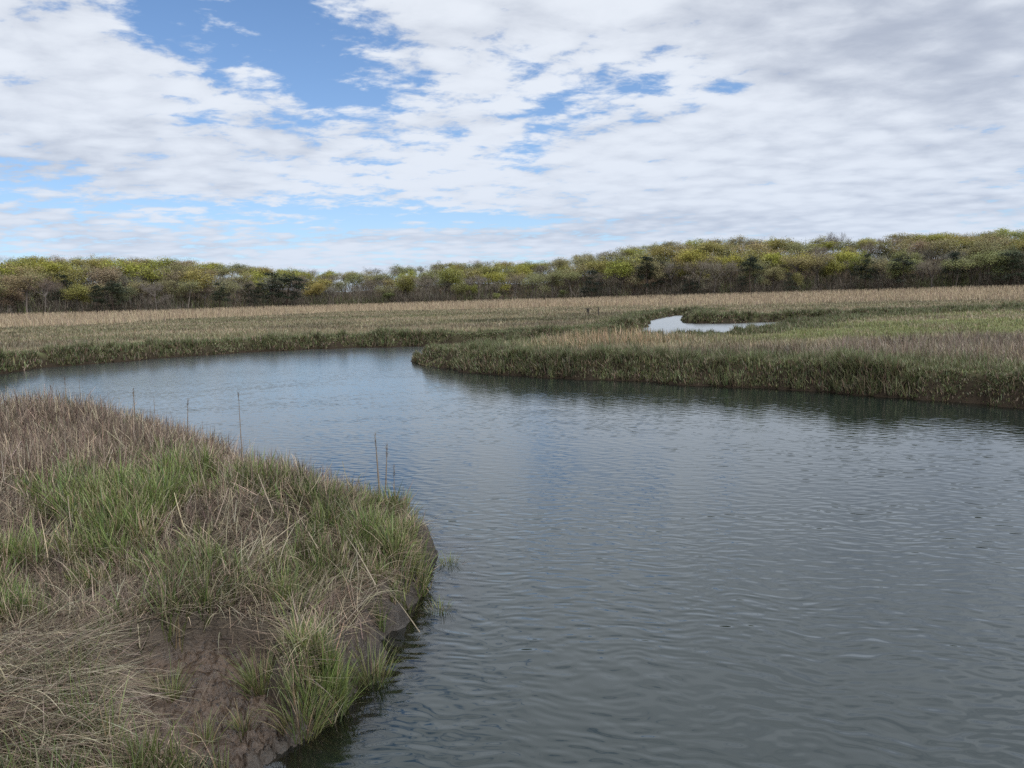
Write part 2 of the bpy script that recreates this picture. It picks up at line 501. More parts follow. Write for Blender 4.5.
def ridge(v, soft=.0025):
    """rounded troughs between narrow crests"""
    q = t.math('SUBTRACT', v, .5)
    return t.math('MULTIPLY', t.math('SQRT', t.math('ADD', t.math('MULTIPLY', q, q), soft)), -1.6)


gust = t.ramp(t.noise(mapped(20, .16, .4), 1.0, 3, .5), .32, .68, .55, 1.08)
sp_ = t.new('ShaderNodeSeparateXYZ'); t.l.new(pos, sp_.inputs[0])
# wind ripples: a sum of short waves about one heading, bent by slow drift
wn = t.new('ShaderNodeTexNoise'); t.l.new(pos, wn.inputs['Vector']); wn.inputs['Scale'].default_value = .9; wn.inputs['Detail'].default_value = 2
wpos = t.vmath('ADD', pos, t.vmath('MULTIPLY', t.vmath('SUBTRACT', wn.outputs['Color'], (.5, .5, .5)), (.55, .55, 0)))
wr = random.Random(31)
hgt = None
NW = 26
for i_ in range(NW):
    lam = .075 * (.34 / .075) ** (i_ / (NW - 1)); th_ = R(wr.gauss(68, 27)); kk_ = 2 * math.pi / lam
    ph = t.math('ADD', t.vmath('DOT_PRODUCT', wpos, (math.cos(th_) * kk_, math.sin(th_) * kk_, 0), out=1), wr.uniform(0, 6.28))
    hgt = t.math('MULTIPLY_ADD', t.math('SINE', ph), .0185 * lam / 6.283, hgt if hgt is not None else 0.0)
lee = t.ramp(sp_.outputs[1], 5.5, 16.0, 1.0, .42)      # the reach beyond lies in the lee of the marsh
lee = t.math('MULTIPLY', lee, t.ramp(sp_.outputs[1], 20.0, 42.0, 1.0, .55))
hgt = t.math('MULTIPLY', t.math('MULTIPLY', hgt, gust), lee)
bp = t.new('ShaderNodeBump'); bp.inputs['Strength'].default_value = 1.0; bp.inputs['Distance'].default_value = 1.0
t.l.new(hgt, bp.inputs['Height'])
gl = t.new('ShaderNodeBsdfGlossy'); t.l.new(t.math('ADD', t.ramp(sp_.outputs[1], 8.0, 45.0, .04, .17, smooth=False), t.ramp(sp_.outputs[1], 48.0, 60.0, 0, .10)), gl.inputs['Roughness'])      # ripples too small to see make far water a rougher mirror
gl.distribution = 'GGX'; t.l.new(bp.outputs[0], gl.inputs['Normal'])
gl.inputs['Color'].default_value = (.955, .985, 1, 1)
murk = t.new('ShaderNodeBsdfDiffuse'); murk.inputs['Color'].default_value = (.006, .011, .009, 1)
trn = t.new('ShaderNodeBsdfTransparent'); trn.inputs['Color'].default_value = (.62, .56, .40, 1)
ad = t.new('ShaderNodeAttribute', attribute_name='depth')
op = t.ramp(ad.outputs['Fac'], 0.0, .45, .12, 1.0)
body = t.new('ShaderNodeMixShader'); t.l.new(op, body.inputs[0]); t.l.new(trn.outputs[0], body.inputs[1]); t.l.new(murk.outputs[0], body.inputs[2])
fr = t.new('ShaderNodeFresnel'); fr.inputs[0].default_value = 1.85; t.l.new(bp.outputs[0], fr.inputs['Normal'])
ms = t.new('ShaderNodeMixShader'); t.l.new(fr.outputs[0], ms.inputs[0]); t.l.new(body.outputs[0], ms.inputs[1]); t.l.new(gl.outputs[0], ms.inputs[2])
o = t.new('ShaderNodeOutputMaterial'); t.l.new(ms.outputs[0], o.inputs[0])
az2 = np.radians(np.linspace(-66, 66, 240))
rs2 = np.concatenate([np.linspace(1.6, 17, 200), 17 * (130 / 17) ** np.linspace(0.01, 1, 150)])
R2, A2 = np.meshgrid(rs2, az2, indexing='ij')
wx_, wy_ = R2 * np.sin(A2), R2 * np.cos(A2)
dep = np.clip(-height(wx_, wy_), 0, 2)
ii, jj = np.meshgrid(np.arange(len(rs2) - 1), np.arange(len(az2) - 1), indexing='ij')
q = (ii * len(az2) + jj).ravel()
me = quad_mesh('water', np.stack([wx_.ravel(), wy_.ravel(), 0 * wx_.ravel()], 1), np.stack([q, q + 1, q + len(az2) + 1, q + len(az2)], 1), mat=m_water, smooth=True, attrs={'depth': dep})
w_o = link('water', me); tag(w_o, 'rippled grey blue tidal creek winding through the marsh', 'water', kind='structure')


# ------------------------------------------------------------------ blades
def blades(base, L, W, azi, th0, kap, S=3, twist=None, clamp=None, tip=.12, colr=None, root_mul=None):
    """flat tapering blades: returns verts, quads, colours"""
    n = len(L)
    twist = rng.uniform(-.9, .9, n) if twist is None else twist
    pts = [base.copy()]
    cur = base.copy()
    for s in range(S):
        th = th0 + kap * ((s + .5) / S)
        cur = cur + np.stack([np.sin(th) * np.cos(azi), np.sin(th) * np.sin(azi), np.cos(th)], 1) * (L / S)[:, None]
        if clamp is not None:
            cur[:, 2] = np.maximum(cur[:, 2], clamp(cur[:, 0], cur[:, 1]) + .01 + .04 * rng.random(n))
        pts.append(cur.copy())
    side = np.stack([-np.sin(azi + twist), np.cos(azi + twist), 0 * azi], 1)
    V = np.empty((n, S + 1, 2, 3))
    for s in range(S + 1):
        f = s / S
        wd = W * (1 - (1 - tip) * f ** 1.6) * .5
        V[:, s, 0] = pts[s] - side * wd[:, None]; V[:, s, 1] = pts[s] + side * wd[:, None]
    idx = np.arange(n)[:, None] * (S + 1) * 2 + np.arange(S)[None] * 2
    Q = np.stack([idx, idx + 1, idx + 3, idx + 2], -1).reshape(-1, 4)
    C = None
    if colr is not None:
        C = np.repeat(colr[:, None, :], (S + 1) * 2, 1)
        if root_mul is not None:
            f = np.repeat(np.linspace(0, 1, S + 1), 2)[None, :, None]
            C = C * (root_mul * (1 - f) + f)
        C = C.reshape(-1, 3)
    return V.reshape(-1, 3), Q, C


class Heap:
    def __init__(self): self.V = []; self.Q = []; self.C = []; self.n = 0

    def add(self, vqc):
        v, q_, c_ = vqc
        self.V.append(v); self.Q.append(q_ + self.n); self.C.append(c_); self.n += len(v)

    def mesh(self, name, mat):
        return quad_mesh(name, np.concatenate(self.V), np.concatenate(self.Q), cols=np.concatenate(self.C), mat=mat)


m_green = plant_mat('live_marsh_grass', .28, .5, .3)
m_straw = plant_mat('dry_straw', .15, .7, .2)


def jitter(c, amt=.25, hue=.1):
    n = len(c)
    return np.clip(c * (1 + amt * rng.normal(0, 1, (n, 1)) * .6) * (1 + hue * rng.normal(0, 1, (n, 3)) * .6), .008, .8)


# raster of the near bank's height for fast lookup
NX0, NY0, NS = -18.0, 1.0, .05
nxs = np.arange(NX0, 2.5, NS); nys = np.arange(NY0, 21, NS)
NXX, NYY = np.meshgrid(nxs, nys)
NH = height(NXX, NYY); ND = creek_d(NXX, NYY).reshape(NXX.shape); NM = mud_mask(NXX, NYY)


def look(T, x, y):
    fx = np.clip((x - NX0) / NS, 0, len(nxs) - 1.001); fy = np.clip((y - NY0) / NS, 0, len(nys) - 1.001)
    ix = fx.astype(int); iy = fy.astype(int); fx = fx - ix; fy = fy - iy
    return (T[iy, ix] * (1 - fx) + T[iy, ix + 1] * fx) * (1 - fy) + (T[iy + 1, ix] * (1 - fx) + T[iy + 1, ix + 1] * fx) * fy


nh = lambda x, y: look(NH, x, y)


def zg(px, py, rx, ry, z=.7):
    """soft oval zone on the near bank"""
    c = gp(px, py, z); a = gp(px + rx, py, z); b = gp(px, py - ry, z)
    r1 = abs(a[0] - c[0]); r2 = abs(b[1] - c[1])
    return lambda x, y: np.exp(-(((x - c[0]) / r1) ** 2 + ((y - c[1]) / r2) ** 2))


Z_heap = [zg(50, 440, 130, 45, .95), zg(200, 430, 130, 28, .85), zg(0, 455, 110, 40, .9), zg(300, 470, 55, 26, .75)]
Z_mat = [zg(45, 700, 95, 44, .68), zg(30, 660, 85, 26, .7)]
Z_drape = [zg(205, 600, 75, 40, .6), zg(330, 560, 70, 30, .6)]
Z_lush = [zg(330, 650, 70, 42, .45), zg(405, 520, 50, 45, .55), zg(60, 560, 120, 50, .65), zg(140, 520, 130, 30, .7), zg(265, 640, 28, 40, .4), zg(250, 440, 60, 14, .9), zg(15, 405, 40, 12, 1.0), zg(110, 740, 30, 28, .5)]
zs = lambda Zs, x, y: np.clip(sum(f(x, y) for f in Zs), 0, 1)


def near_pts(N):
    N = int(N * 1.28); a = np.radians(rng.uniform(-61, 3, N)); r = 2.6 * (19 / 2.6) ** rng.random(N) ** .82
    x = r * np.sin(a); y = r * np.cos(a)
    d = look(ND, x, y); m = look(NM, x, y)
    k = (d > .02) & (x > -17.5) & (x < 2.2)
    return x[k], y[k], d[k], m[k]


# living grass of the near bank, in clumps
def expose(x, y):
    """the stretch of bank face left bare"""
    c = gp(410, 604, .2); e_ = gp(300, 738, .05)
    return np.exp(-(((x - c[0]) / .30) ** 2 + ((y - c[1]) / .55) ** 2)) + np.exp(-(((x - e_[0]) / .18) ** 2 + ((y - e_[1]) / .3) ** 2))


x, y, d, m = near_pts(19000)
lush = zs(Z_lush, x, y); heap = zs(Z_heap, x, y); matz = zs(Z_mat, x, y); drape = zs(Z_drape, x, y)
edge = (1 - sst(d, .3, 1.0))
big = fbm(x * 1.5, y * 1.5, 3, 201)
prob = sst(big, .40, .56) * (.50 + .55 * lush + .35 * edge) * (1 - .80 * heap) * (1 - .72 * matz) * (1 - .3 * drape)
prob *= (1 - m) ** 3 * sst(d, .0, .07) * (1 - .9 * expose(x, y) * (d < .6))
k = rng.random(len(x)) < prob
X0, Y0, D0, LU, ED_ = x[k], y[k], d[k], lush[k], edge[k]
nc = len(X0)
cn = (rng.uniform(10, 44, nc) * (.7 + .6 * LU)).astype(int)
ch = (.12 + .26 * rng.random(nc) ** 1.5 + .10 * LU) * (.8 + .4 * sst(big[k], .42, .62))
ca = rng.uniform(0, 6.28, nc); cr_ = rng.uniform(.03, .13, nc); cs = rng.normal(0, 1, nc); cdead = np.clip(rng.normal(.22, .18, nc), 0, .8)
ci = np.repeat(np.arange(nc), cn); n = len(ci)
aa = rng.uniform(0, 6.28, n); rr_ = cr_[ci] * np.sqrt(rng.random(n))
x = X0[ci] + rr_ * np.cos(aa); y = Y0[ci] + rr_ * np.sin(aa)
edge = ED_[ci]; lush = LU[ci]
L = .88 * ch[ci] * rng.uniform(.45, 1.2, n)
azi = np.where(rng.random(n) < .55, aa, ca[ci]) + rng.normal(0, .7, n)
th = np.abs(rng.normal(.10, .18, n)) + .30 * rr_ / .13; kp = np.abs(rng.normal(.32, .36, n))
cg = np.array((.106, .156, .040)) * (1 - .12 * edge[:, None]); cy_ = np.array((.170, .175, .070)); cd_ = np.array((.055, .075, .030))
u = np.clip(.5 + .3 * cs[ci] + rng.normal(0, .25, n), 0, 1)[:, None]; c = cg * (1 - u) + (cy_ * .6 + cg * .4) * u
v = (rng.random(n) < .22)[:, None]; c = np.where(v, cd_, c)
v = (rng.random(n) < cdead[ci])[:, None]; c = np.where(v, np.array((.25, .205, .13)), c)
c = c * (.74 + .50 * lush[:, None])
hp = Heap()
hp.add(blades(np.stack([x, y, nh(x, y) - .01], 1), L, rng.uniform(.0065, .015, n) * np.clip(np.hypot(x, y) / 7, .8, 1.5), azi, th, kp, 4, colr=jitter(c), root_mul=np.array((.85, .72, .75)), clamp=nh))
gr_o = link('marsh_grass', hp.mesh('marsh_grass', m_green)); tag(gr_o, 'short green blades growing in clumps over the near bank', 'grass', kind='stuff')

# dead grass: upright broken stems, thatch, combed mats, drapes
hp = Heap()
x, y, d, m = near_pts(300000)
heap = zs(Z_heap, x, y); matz = zs(Z_mat, x, y)
p_ = (.17 + .70 * heap) * (1 - .8 * matz) * (1 - m) ** 3 * sst(d, .12, .35) * sst(fbm(x * 2.2, y * 2.2, 3, 221), .28, .5)
k = rng.random(len(x)) < p_; x, y, d, heap = x[k], y[k], d[k], heap[k]; n = len(x)
c = np.array((.165, .125, .092)) * (1 - .0 * heap[:, None]); v = (rng.random(n) < .3)[:, None]; c = np.where(v, np.array((.33, .27, .19)), c)
v = (rng.random(n) < .25)[:, None]; c = np.where(v, np.array((.085, .06, .048)), c)
hp.add(blades(np.stack([x, y, nh(x, y) - .01], 1), rng.uniform(.14, .42, n) * (.8 + .5 * heap), rng.uniform(.004, .0105, n) * np.clip(np.hypot(x, y) / 8, .8, 1.5), rng.uniform(0, 6.28, n), np.abs(rng.normal(.32, .42, n)), rng.normal(.25, .6, n), 3, colr=jitter(c), clamp=nh))
# thatch lying flat everywhere
x, y, d, m = near_pts(230000)
matz = zs(Z_mat, x, y); heap = zs(Z_heap, x, y)
p_ = (.40 + .3 * heap) * (1 - m) ** 2 * sst(d, .08, .3)
k = rng.random(len(x)) < p_; x, y, d = x[k], y[k], d[k]; n = len(x)
c = np.array((.15, .118, .083)) + 0 * x[:, None]; v = (rng.random(n) < .3)[:, None]; c = np.where(v, np.array((.25, .21, .15)), c); v = (rng.random(n) < .3)[:, None]; c = np.where(v, np.array((.075, .058, .043)), c)
flow = fbm(x * .7, y * .7, 3, 231) * 11
hp.add(blades(np.stack([x, y, nh(x, y) + rng.uniform(0, .07, n)], 1), rng.uniform(.15, .50, n), rng.uniform(.004, .009, n), flow + rng.normal(0, .8, n), rng.normal(1.35, .2, n), rng.normal(.2, .4, n), 3, colr=jitter(c), clamp=nh))
# tangle of broken pale stems in the brown heap
x, y, d, m = near_pts(26000)
heap = zs(Z_heap, x, y)
k = rng.random(len(x)) < heap * .7 + .001; k &= (d > .3) & (m < .02) & (y > 6.6); x, y, d = x[k], y[k], d[k]; n = len(x)
c = np.array((.31, .25, .18)) + 0 * x[:, None]; v = (rng.random(n) < .4)[:, None]; c = np.where(v, np.array((.19, .145, .105)), c)
hp.add(blades(np.stack([x, y, nh(x, y) + rng.uniform(0, .15, n)], 1), rng.uniform(.15, .5, n), rng.uniform(.005, .010, n), rng.uniform(0, 6.28, n), rng.uniform(.3, 1.5, n), rng.normal(.1, .4, n), 2, tip=.6, colr=jitter(c), clamp=nh))
# pale straw arching over clumps
x, y, d, m = near_pts(60000)
drape = zs(Z_drape, x, y); lush = zs(Z_lush, x, y); matz = zs(Z_mat, x, y)
p_ = (.15 + .45 * drape + .06 * lush) * (1 - m) ** 2 * sst(d, .12, .3) * sst(fbm(x * 2.6, y * 2.6, 2, 241), .3, .6)
k = rng.random(len(x)) < p_; x, y, d = x[k], y[k], d[k]; n = len(x)
c = np.array((.29, .255, .17)) + 0 * x[:, None]; v = (rng.random(n) < .35)[:, None]; c = np.where(v, np.array((.22, .18, .12)), c)
flow = -.9 + 2.4 * (fbm(x * .8, y * .8, 2, 251) - .5)
hp.add(blades(np.stack([x, y, nh(x, y) + rng.uniform(0, .1, n)], 1), rng.uniform(.2, .55, n), rng.uniform(.004, .009, n), flow + rng.normal(0, 1.1, n), rng.uniform(.1, 1.0, n), rng.uniform(.3, 1.8, n), 5, colr=jitter(c), clamp=nh))
de_o = link('dead_grass', hp.mesh('dead_grass', m_straw)); tag(de_o, 'brown dead stems and thatch tangled among the green on the near bank', 'dead grass', kind='stuff')

# combed mat of pale straw falling towards the mud
hp = Heap()
x, y, d, m = near_pts(160000)
matz = zs(Z_mat, x, y)
k = rng.random(len(x)) < sst(matz, .25, .8) * .95 * (1 - m) ** .7; x, y, d = x[k], y[k], d[k]; n = len(x)
c = np.array((.225, .188, .135)) + 0 * x[:, None]; v = (rng.random(n) < .40)[:, None]; c = np.where(v, np.array((.13, .10, .072)), c); v = (rng.random(n) < .16)[:, None]; c = np.where(v, np.array((.35, .31, .22)), c)
flow = -.55 + 1.3 * (fbm(x * .9, y * .9, 2, 261) - .5)
lift = rng.uniform(.0, .15, n) * (.5 + .8 * fbm(x * 2.2, y * 2.2, 2, 271))
hp.add(blades(np.stack([x, y, nh(x, y) + lift], 1), rng.uniform(.22, .62, n), rng.uniform(.003, .008, n), flow + rng.normal(0, .55, n), rng.normal(1.32, .22, n), rng.uniform(-.2, .8, n), 5, colr=jitter(c), clamp=nh))
st_o = link('straw_mat', hp.mesh('straw_mat', m_straw)); tag(st_o, 'pale flattened straw combed over the lower left bank beside the bare mud', 'straw', kind='stuff')

# ------------------------------------------------------------------ marsh beyond the creek
hp = Heap(); hp_r = Heap(); hp_e = Heap()


def far_pts(N, r0, r1, e=1.0):
    a = np.radians(rng.uniform(-46, 46, N)); r = r0 * (r1 / r0) ** (rng.random(N) ** e)
    return r * np.sin(a), r * np.cos(a), r


# bushy edge growth along the banks
A_ = np.concatenate([POLY]); B_ = np.roll(POLY, -1, 0)
mid_ = (A_ + B_) / 2; ok_ = (mid_[:, 1] > 12) & (np.abs(mid_[:, 0]) < mid_[:, 1] * 1.3 + 3) & ~((mid_[:, 1] < 20) & (mid_[:, 0] < 3))
ln_ = np.linalg.norm(B_ - A_, axis=1)
sub = []
for i_ in np.where(ok_)[0]:
    m_ = max(1, int(ln_[i_] / 1.5))
    for j_ in range(m_):
        pa = A_[i_] + (B_[i_] - A_[i_]) * j_ / m_; pb = A_[i_] + (B_[i_] - A_[i_]) * (j_ + 1) / m_
        sub.append((pa, pb, np.linalg.norm(pb - pa) / np.hypot(*((pa + pb) / 2)) ** 1.1))
wt = np.array([q_[2] for q_ in sub]); pick = rng.choice(len(sub), 760000, p=wt / wt.sum())
PA = np.array([q_[0] for q_ in sub])[pick]; PB = np.array([q_[1] for q_ in sub])[pick]
f_ = rng.random((len(pick), 1)); u_ = rng.random((len(pick), 1)); off_ = np.where(rng.random((len(pick), 1)) < .55, -.9 + 2.2 * u_, 4.6 * u_)
dr_ = PB - PA; dr_ /= np.linalg.norm(dr_, axis=1)[:, None] + 1e-9
pp_ = PA + (PB - PA) * f_ + np.stack([dr_[:, 1], -dr_[:, 0]], 1) * off_ * SIDE
x, y = pp_[:, 0], pp_[:, 1]; r = np.hypot(x, y)
d = creek_d(x, y)
k = (d > .0) & (d < 4.2) & ~is_near(x, y) & (np.abs(x) < y * 1.1 + 2); x, y, r, d = x[k], y[k], r[k], d[k]
nf = fbm(x * .5, y * .9, 3, 121)
cl = fbm(x * 1.9, y * 1.9, 3, 301)
w1, w2 = worley(x * 1.35, y * 1.35)
tone = _hash(np.floor(x * 1.35 + .9 * (nf - .5)), np.floor(y * 1.35), 77)
k = rng.random(len(x)) < (.18 + .82 * sst(w2 - w1, .03, .26)) * (1 - sst(d + 2.0 * (nf - .5), 1.6, 4.0)) * np.maximum(sst(cl + .14 * sst(d, .2, 1.0), .36, .52), .35 + .5 * (d < .6))
x, y, r, d, cl, w1, tone = x[k], y[k], r[k], d[k], cl[k], w1[k], tone[k]; n = len(x)
print('edge blades', n)
L = (.19 + .21 * sst(cl, .4, .7)) * (1.15 - .45 * np.clip(w1, 0, 1)) * rng.uniform(.6, 1.25, n) * (1 - .25 * (1 - sst(d, .1, .7))) * (.55 + .9 * sst(fbm(x * .35, y * .35, 3, 331), .3, .65))
L = L * (1 - .12 * np.exp(-(((x - 11) / 4.5) ** 2 + ((y - 43) / 4.5) ** 2)))
c = (C_EDGE + 0 * x[:, None]) * (.72 + .6 * tone[:, None]); u = rng.random((n, 1)); c = c * (.75 + .6 * u)
v = (rng.random(n) < .20)[:, None]; c = np.where(v, np.array((.14, .155, .065)), c)
v = (rng.random(n) < .22 + .14 * (1 - sst(d, .1, .9)))[:, None]; c = np.where(v, np.array((.18, .145, .095)), c)
ld = np.degrees(0) + rng.uniform(0, 6.28, n)
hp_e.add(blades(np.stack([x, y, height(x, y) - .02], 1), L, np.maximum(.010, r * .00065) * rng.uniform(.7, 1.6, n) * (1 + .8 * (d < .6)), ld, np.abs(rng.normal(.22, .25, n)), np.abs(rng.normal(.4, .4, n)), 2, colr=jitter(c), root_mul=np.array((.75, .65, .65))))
ed_o = link('bank_grass', hp_e.mesh('bank_grass', m_green)); tag(ed_o, 'dark green bushy growth fringing the far banks of the creek', 'bank grass', kind='stuff')

# the open marsh
x, y, r = far_pts(520000, 17, 235, 1.0)
c, d, edge, bright, purple, stalk, reed = zone_col(x, y)
k = (d > .9) & ~is_near(x, y) & (rng.random(len(x)) > edge * .8)
nn = fbm(x * .9, y * .9, 3, 311)
k &= rng.random(len(x)) < .35 + .75 * sst(nn, .35, .6)
k &= reed < .5
x, y, r, c, bright, purple, stalk, nn = x[k], y[k], r[k], c[k], bright[k], purple[k], stalk[k], nn[k]; n = len(x)
print('marsh blades', n)
L = (.16 + .22 * nn + .22 * purple + .50 * stalk - .10 * bright) * rng.uniform(.5, 1.3, n)
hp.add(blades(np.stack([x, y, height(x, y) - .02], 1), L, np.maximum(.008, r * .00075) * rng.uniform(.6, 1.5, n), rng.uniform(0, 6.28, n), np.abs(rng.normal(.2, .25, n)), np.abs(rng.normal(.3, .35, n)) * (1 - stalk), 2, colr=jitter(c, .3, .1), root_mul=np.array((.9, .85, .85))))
ma_o = link('marsh_grass', hp.mesh('marsh_grass', m_green)); tag(ma_o, 'mixed brown and olive grass over the open marsh beyond the creek', 'grass', kind='stuff')

# reed bed before the wood
a = np.radians(rng.uniform(-46, 46, 420000)); r = rng.uniform(95, 272, 420000)
x, y = r * np.sin(a), r * np.cos(a)
d, edge, bright, purple, stalk, reed = zone(x, y)
k = (rng.random(len(x)) < reed * .9) & (d > 1.5); x, y, r = x[k], y[k], r[k]; n = len(x)
nn = fbm(x * .06, y * .15, 3, 321)
print('reeds', n)
c = C_REED * (.85 + .3 * nn[:, None]); v = (rng.random(n) < .2)[:, None]; c = np.where(v, np.array((.17, .125, .095)), c)
Dd, _ = wood(x, y)
hp_r.add(blades(np.stack([x, y, height(x, y) - .02], 1), (.55 + 1.1 * sst(r - Dd, -60, -8) + .5 * nn) * rng.uniform(.6, 1.15, n), rng.uniform(.03, .10, n), rng.uniform(0, 6.28, n), np.abs(rng.normal(.1, .12, n)), np.abs(rng.normal(.2, .2, n)), 2, tip=.5, colr=jitter(c, .2, .06)))
re_o = link('reed_bed', hp_r.mesh('reed_bed', m_straw)); tag(re_o, 'tan winter reeds in a band along the foot of the wood', 'reeds', kind='stuff')

# ------------------------------------------------------------------ countable plants on the near bank


def tussock(px, py, z, n, L, spread, label, dark=1.0, lean=None):
    bx, by = gp(px, py, z)
    a = rng.uniform(0, 6.28, n); rr = spread * np.sqrt(rng.random(n))
    x = bx + rr * np.cos(a); y = by + rr * np.sin(a)
    base = np.stack([x - bx, y - by, np.maximum(height(x, y), -.06) - .02 - 0 * x], 1)
    u = rng.random((n, 1)); c = (np.array((.10, .145, .042)) * (1 - u) + np.array((.165, .18, .07)) * u) * dark
    v = (rng.random(n) < .2)[:, None]; c = np.where(v, np.array((.20, .165, .10)), c)
    ln = L * rng.uniform(.5, 1.15, n)
    ang = a + rng.normal(0, .5, n)
    th = np.abs(rng.normal(.08, .1, n)) + .32 * rr / spread
    v_, q_, c_ = blades(base, ln, rng.uniform(.004, .009, n), ang, th, np.abs(rng.normal(.5, .3, n)), 4, colr=jitter(c), root_mul=np.array((.7, .6, .6)))
    o = link('grass_tussock', quad_mesh('grass_tussock', v_, q_, cols=c_, mat=m_green))
    o.location = (bx, by, 0)
    return tag(o, label, 'grass tussock', 'tussocks standing clear of the near bank')


tussock(449, 566, -.02, 110, .22, .09, 'small dark tussock standing in the water off the tip of the near bank')
tussock(440, 612, -.02, 110, .20, .09, 'green tussock rooted in the shallows below the muddy bank face')
tussock(357, 484, .85, 300, .36, .15, 'upright tussock set apart at the water edge beside the two tall dead stalks', .8)
tussock(205, 738, .14, 60, .24, .06, 'sprawling pale tuft alone on the bare mud')
tussock(258, 660, .36, 170, .36, .10, 'bright green tussock at the upper right corner of the bare mud')
tussock(300, 722, .10, 170, .34, .12, 'tall lush tussock leaning over the water at the foot of the bank')
tussock(370, 668, .10, 200, .34, .14, 'spreading green tussock overhanging the shaded shallows')


tussock(168, 672, .40, 90, .30, .07, 'loose green tuft hanging over the upper left corner of the bare mud')
tussock(243, 728, .10, 60, .20, .05, 'small bright green sprig growing low on the wet mud near the water')
tussock(112, 748, .45, 150, .32, .10, 'fresh green tussock pushing up through the pale straw mat')


def stalk_mesh(h, lean, r0, seed, curve=.0):
    """round dead stalk with a ragged seed head"""
    rn = np.random.default_rng(seed)
    S = 9; K = 6; V = []; Q = []
    p = np.zeros(3); pts = []
    for i in range(S + 1):
        f = i / S
        pts.append(np.array((lean * f * h + curve * f * f, .02 * math.sin(f * 5 + seed) * h * .3, h * f)))
    for i in range(S + 1):
        f = i / S
        rad = r0 * (1 - .75 * f)
        if i in (2, 4, 6): rad *= 1.35
        for k_ in range(K):
            a_ = k_ / K * 6.2832
            V.append(pts[i] + np.array((math.cos(a_) * rad, math.sin(a_) * rad, 0)))
    for i in range(S):
        for k_ in range(K):
            Q.append((i * K + k_, i * K + (k_ + 1) % K, (i + 1) * K + (k_ + 1) % K, (i + 1) * K + k_))
    return np.array(V), np.array(Q), pts


m_stalk, t = material('dead_stalk')
geo = t.new('ShaderNodeNewGeometry')
p = t.new('ShaderNodeBsdfPrincipled'); p.inputs['Roughness'].default_value = .75
t.l.new(t.mix(t.ramp(t.noise(geo.outputs['Position'], 40, 3, .6), .3, .7), (.10, .075, .055), (.20, .155, .11)), p.inputs['Base Color'])
o = t.new('ShaderNodeOutputMaterial'); t.l.new(p.outputs[0], o.inputs[0])


def dead_stalk(px, py_base, py_top, z, label, lean=0, curve=0, seed=1, r0=.006, head=True):
    bx, by = gp(px, py_base, z)
    dist = math.hypot(bx, by)
    h = (py_base - py_top) / FPX * dist * 1.0
    gz = float(height(np.array([bx]), np.array([by]))[0])
    h += max(z - gz, 0) + .02
    V, Q, pts = stalk_mesh(h, lean, r0 * 1.35, seed, curve)
    root = bpy.data.objects.new('reed_stalk', None); col.objects.link(root); root.location = (bx, by, gz - .02)
    root.empty_display_size = .1
    tag(root, label, 'reed stalk', 'tall dead stalks on the near bank')
    link('stem', quad_mesh('stem', V, Q, mat=m_stalk, smooth=True), root)
    if head:
        rn = np.random.default_rng(seed + 50); n = 46
        f = rn.uniform(.78, 1.0, n)
        b = np.stack([np.interp(f, np.linspace(0, 1, 10), [q_[i] for q_ in pts]) for i in range(3)], 1)
        v_, q_, c_ = blades(b, rn.uniform(.02, .06, n) * (h / .5) ** .3, np.full(n, .005), rn.uniform(0, 6.28, n), rn.uniform(.15, .6, n), rn.uniform(0, .5, n), 2, colr=jitter(np.tile(np.array((.13, .098, .07)), (n, 1))))
        link('seed_head', quad_mesh('seed_head', v_, q_, cols=c_, mat=m_straw), root)
    return root


dead_stalk(241, 436, 394, 1.0, 'lone tall thin stalk rising above the grass against the open water', .0, -.0, 3, .007)
dead_stalk(380, 492, 434, .6, 'taller of the two dead stalks by the dark tussock', -.03, 0, 5, .010)
dead_stalk(384, 494, 444, .6, 'shorter leaning stalk of the pair by the dark tussock', .08, 0, 7, .008)
dead_stalk(394, 500, 466, .55, 'short thin stalk just beyond the stalk pair at the bank edge', .03, 0, 9, .005)
dead_stalk(66, 412, 382, 1.15, 'thin dark stalk on the far crest of the bank above the brown heap', .05, 0, 11, .007)
dead_stalk(82, 412, 383, 1.15, 'upright bare stalk on the crest just right of the thin dark stalk', .0, 0, 13, .006, False)
dead_stalk(135, 420, 392, 1.1, 'dark ragged stalk standing on the crest between the heap and the lone tall stalk', .02, 0, 15, .011)
dead_stalk(155, 424, 398, 1.1, 'slim bare stalk on the crest beside the dark ragged one', .02, 0, 17, .006, False)
dead_stalk(186, 430, 402, 1.05, 'stout stalk with a bent seed head left of the lone tall stalk', .06, .02, 19, .009)
dead_stalk(54, 414, 391, 1.15, 'short pale stalk on the crest at the left of the thin dark stalk', -.04, 0, 21, .007)


def fallen(p0, p1, z0, z1, label, r0=.006):
    a = gp(*p0, z0); b = gp(*p1, z1)
    h0 = float(height(np.array([a[0]]), np.array([a[1]]))[0]); h1 = float(height(np.array([b[0]]), np.array([b[1]]))[0])
    A = Vector((*a, max(z0, h0 + .02))); B = Vector((*b, max(z1, h1 + .02)))
    dvec = B - A; Lh = dvec.length
    V, Q, pts = stalk_mesh(Lh, 0, r0, int(p0[0]), .02)
    o = link('fallen_stem', quad_mesh('fallen_stem', V, Q, mat=m_pale, smooth=True))
    o.location = A; o.rotation_euler = dvec.to_track_quat('Z', 'Y').to_euler()
    return tag(o, label, 'fallen stem', 'dead stems fallen across the near bank')


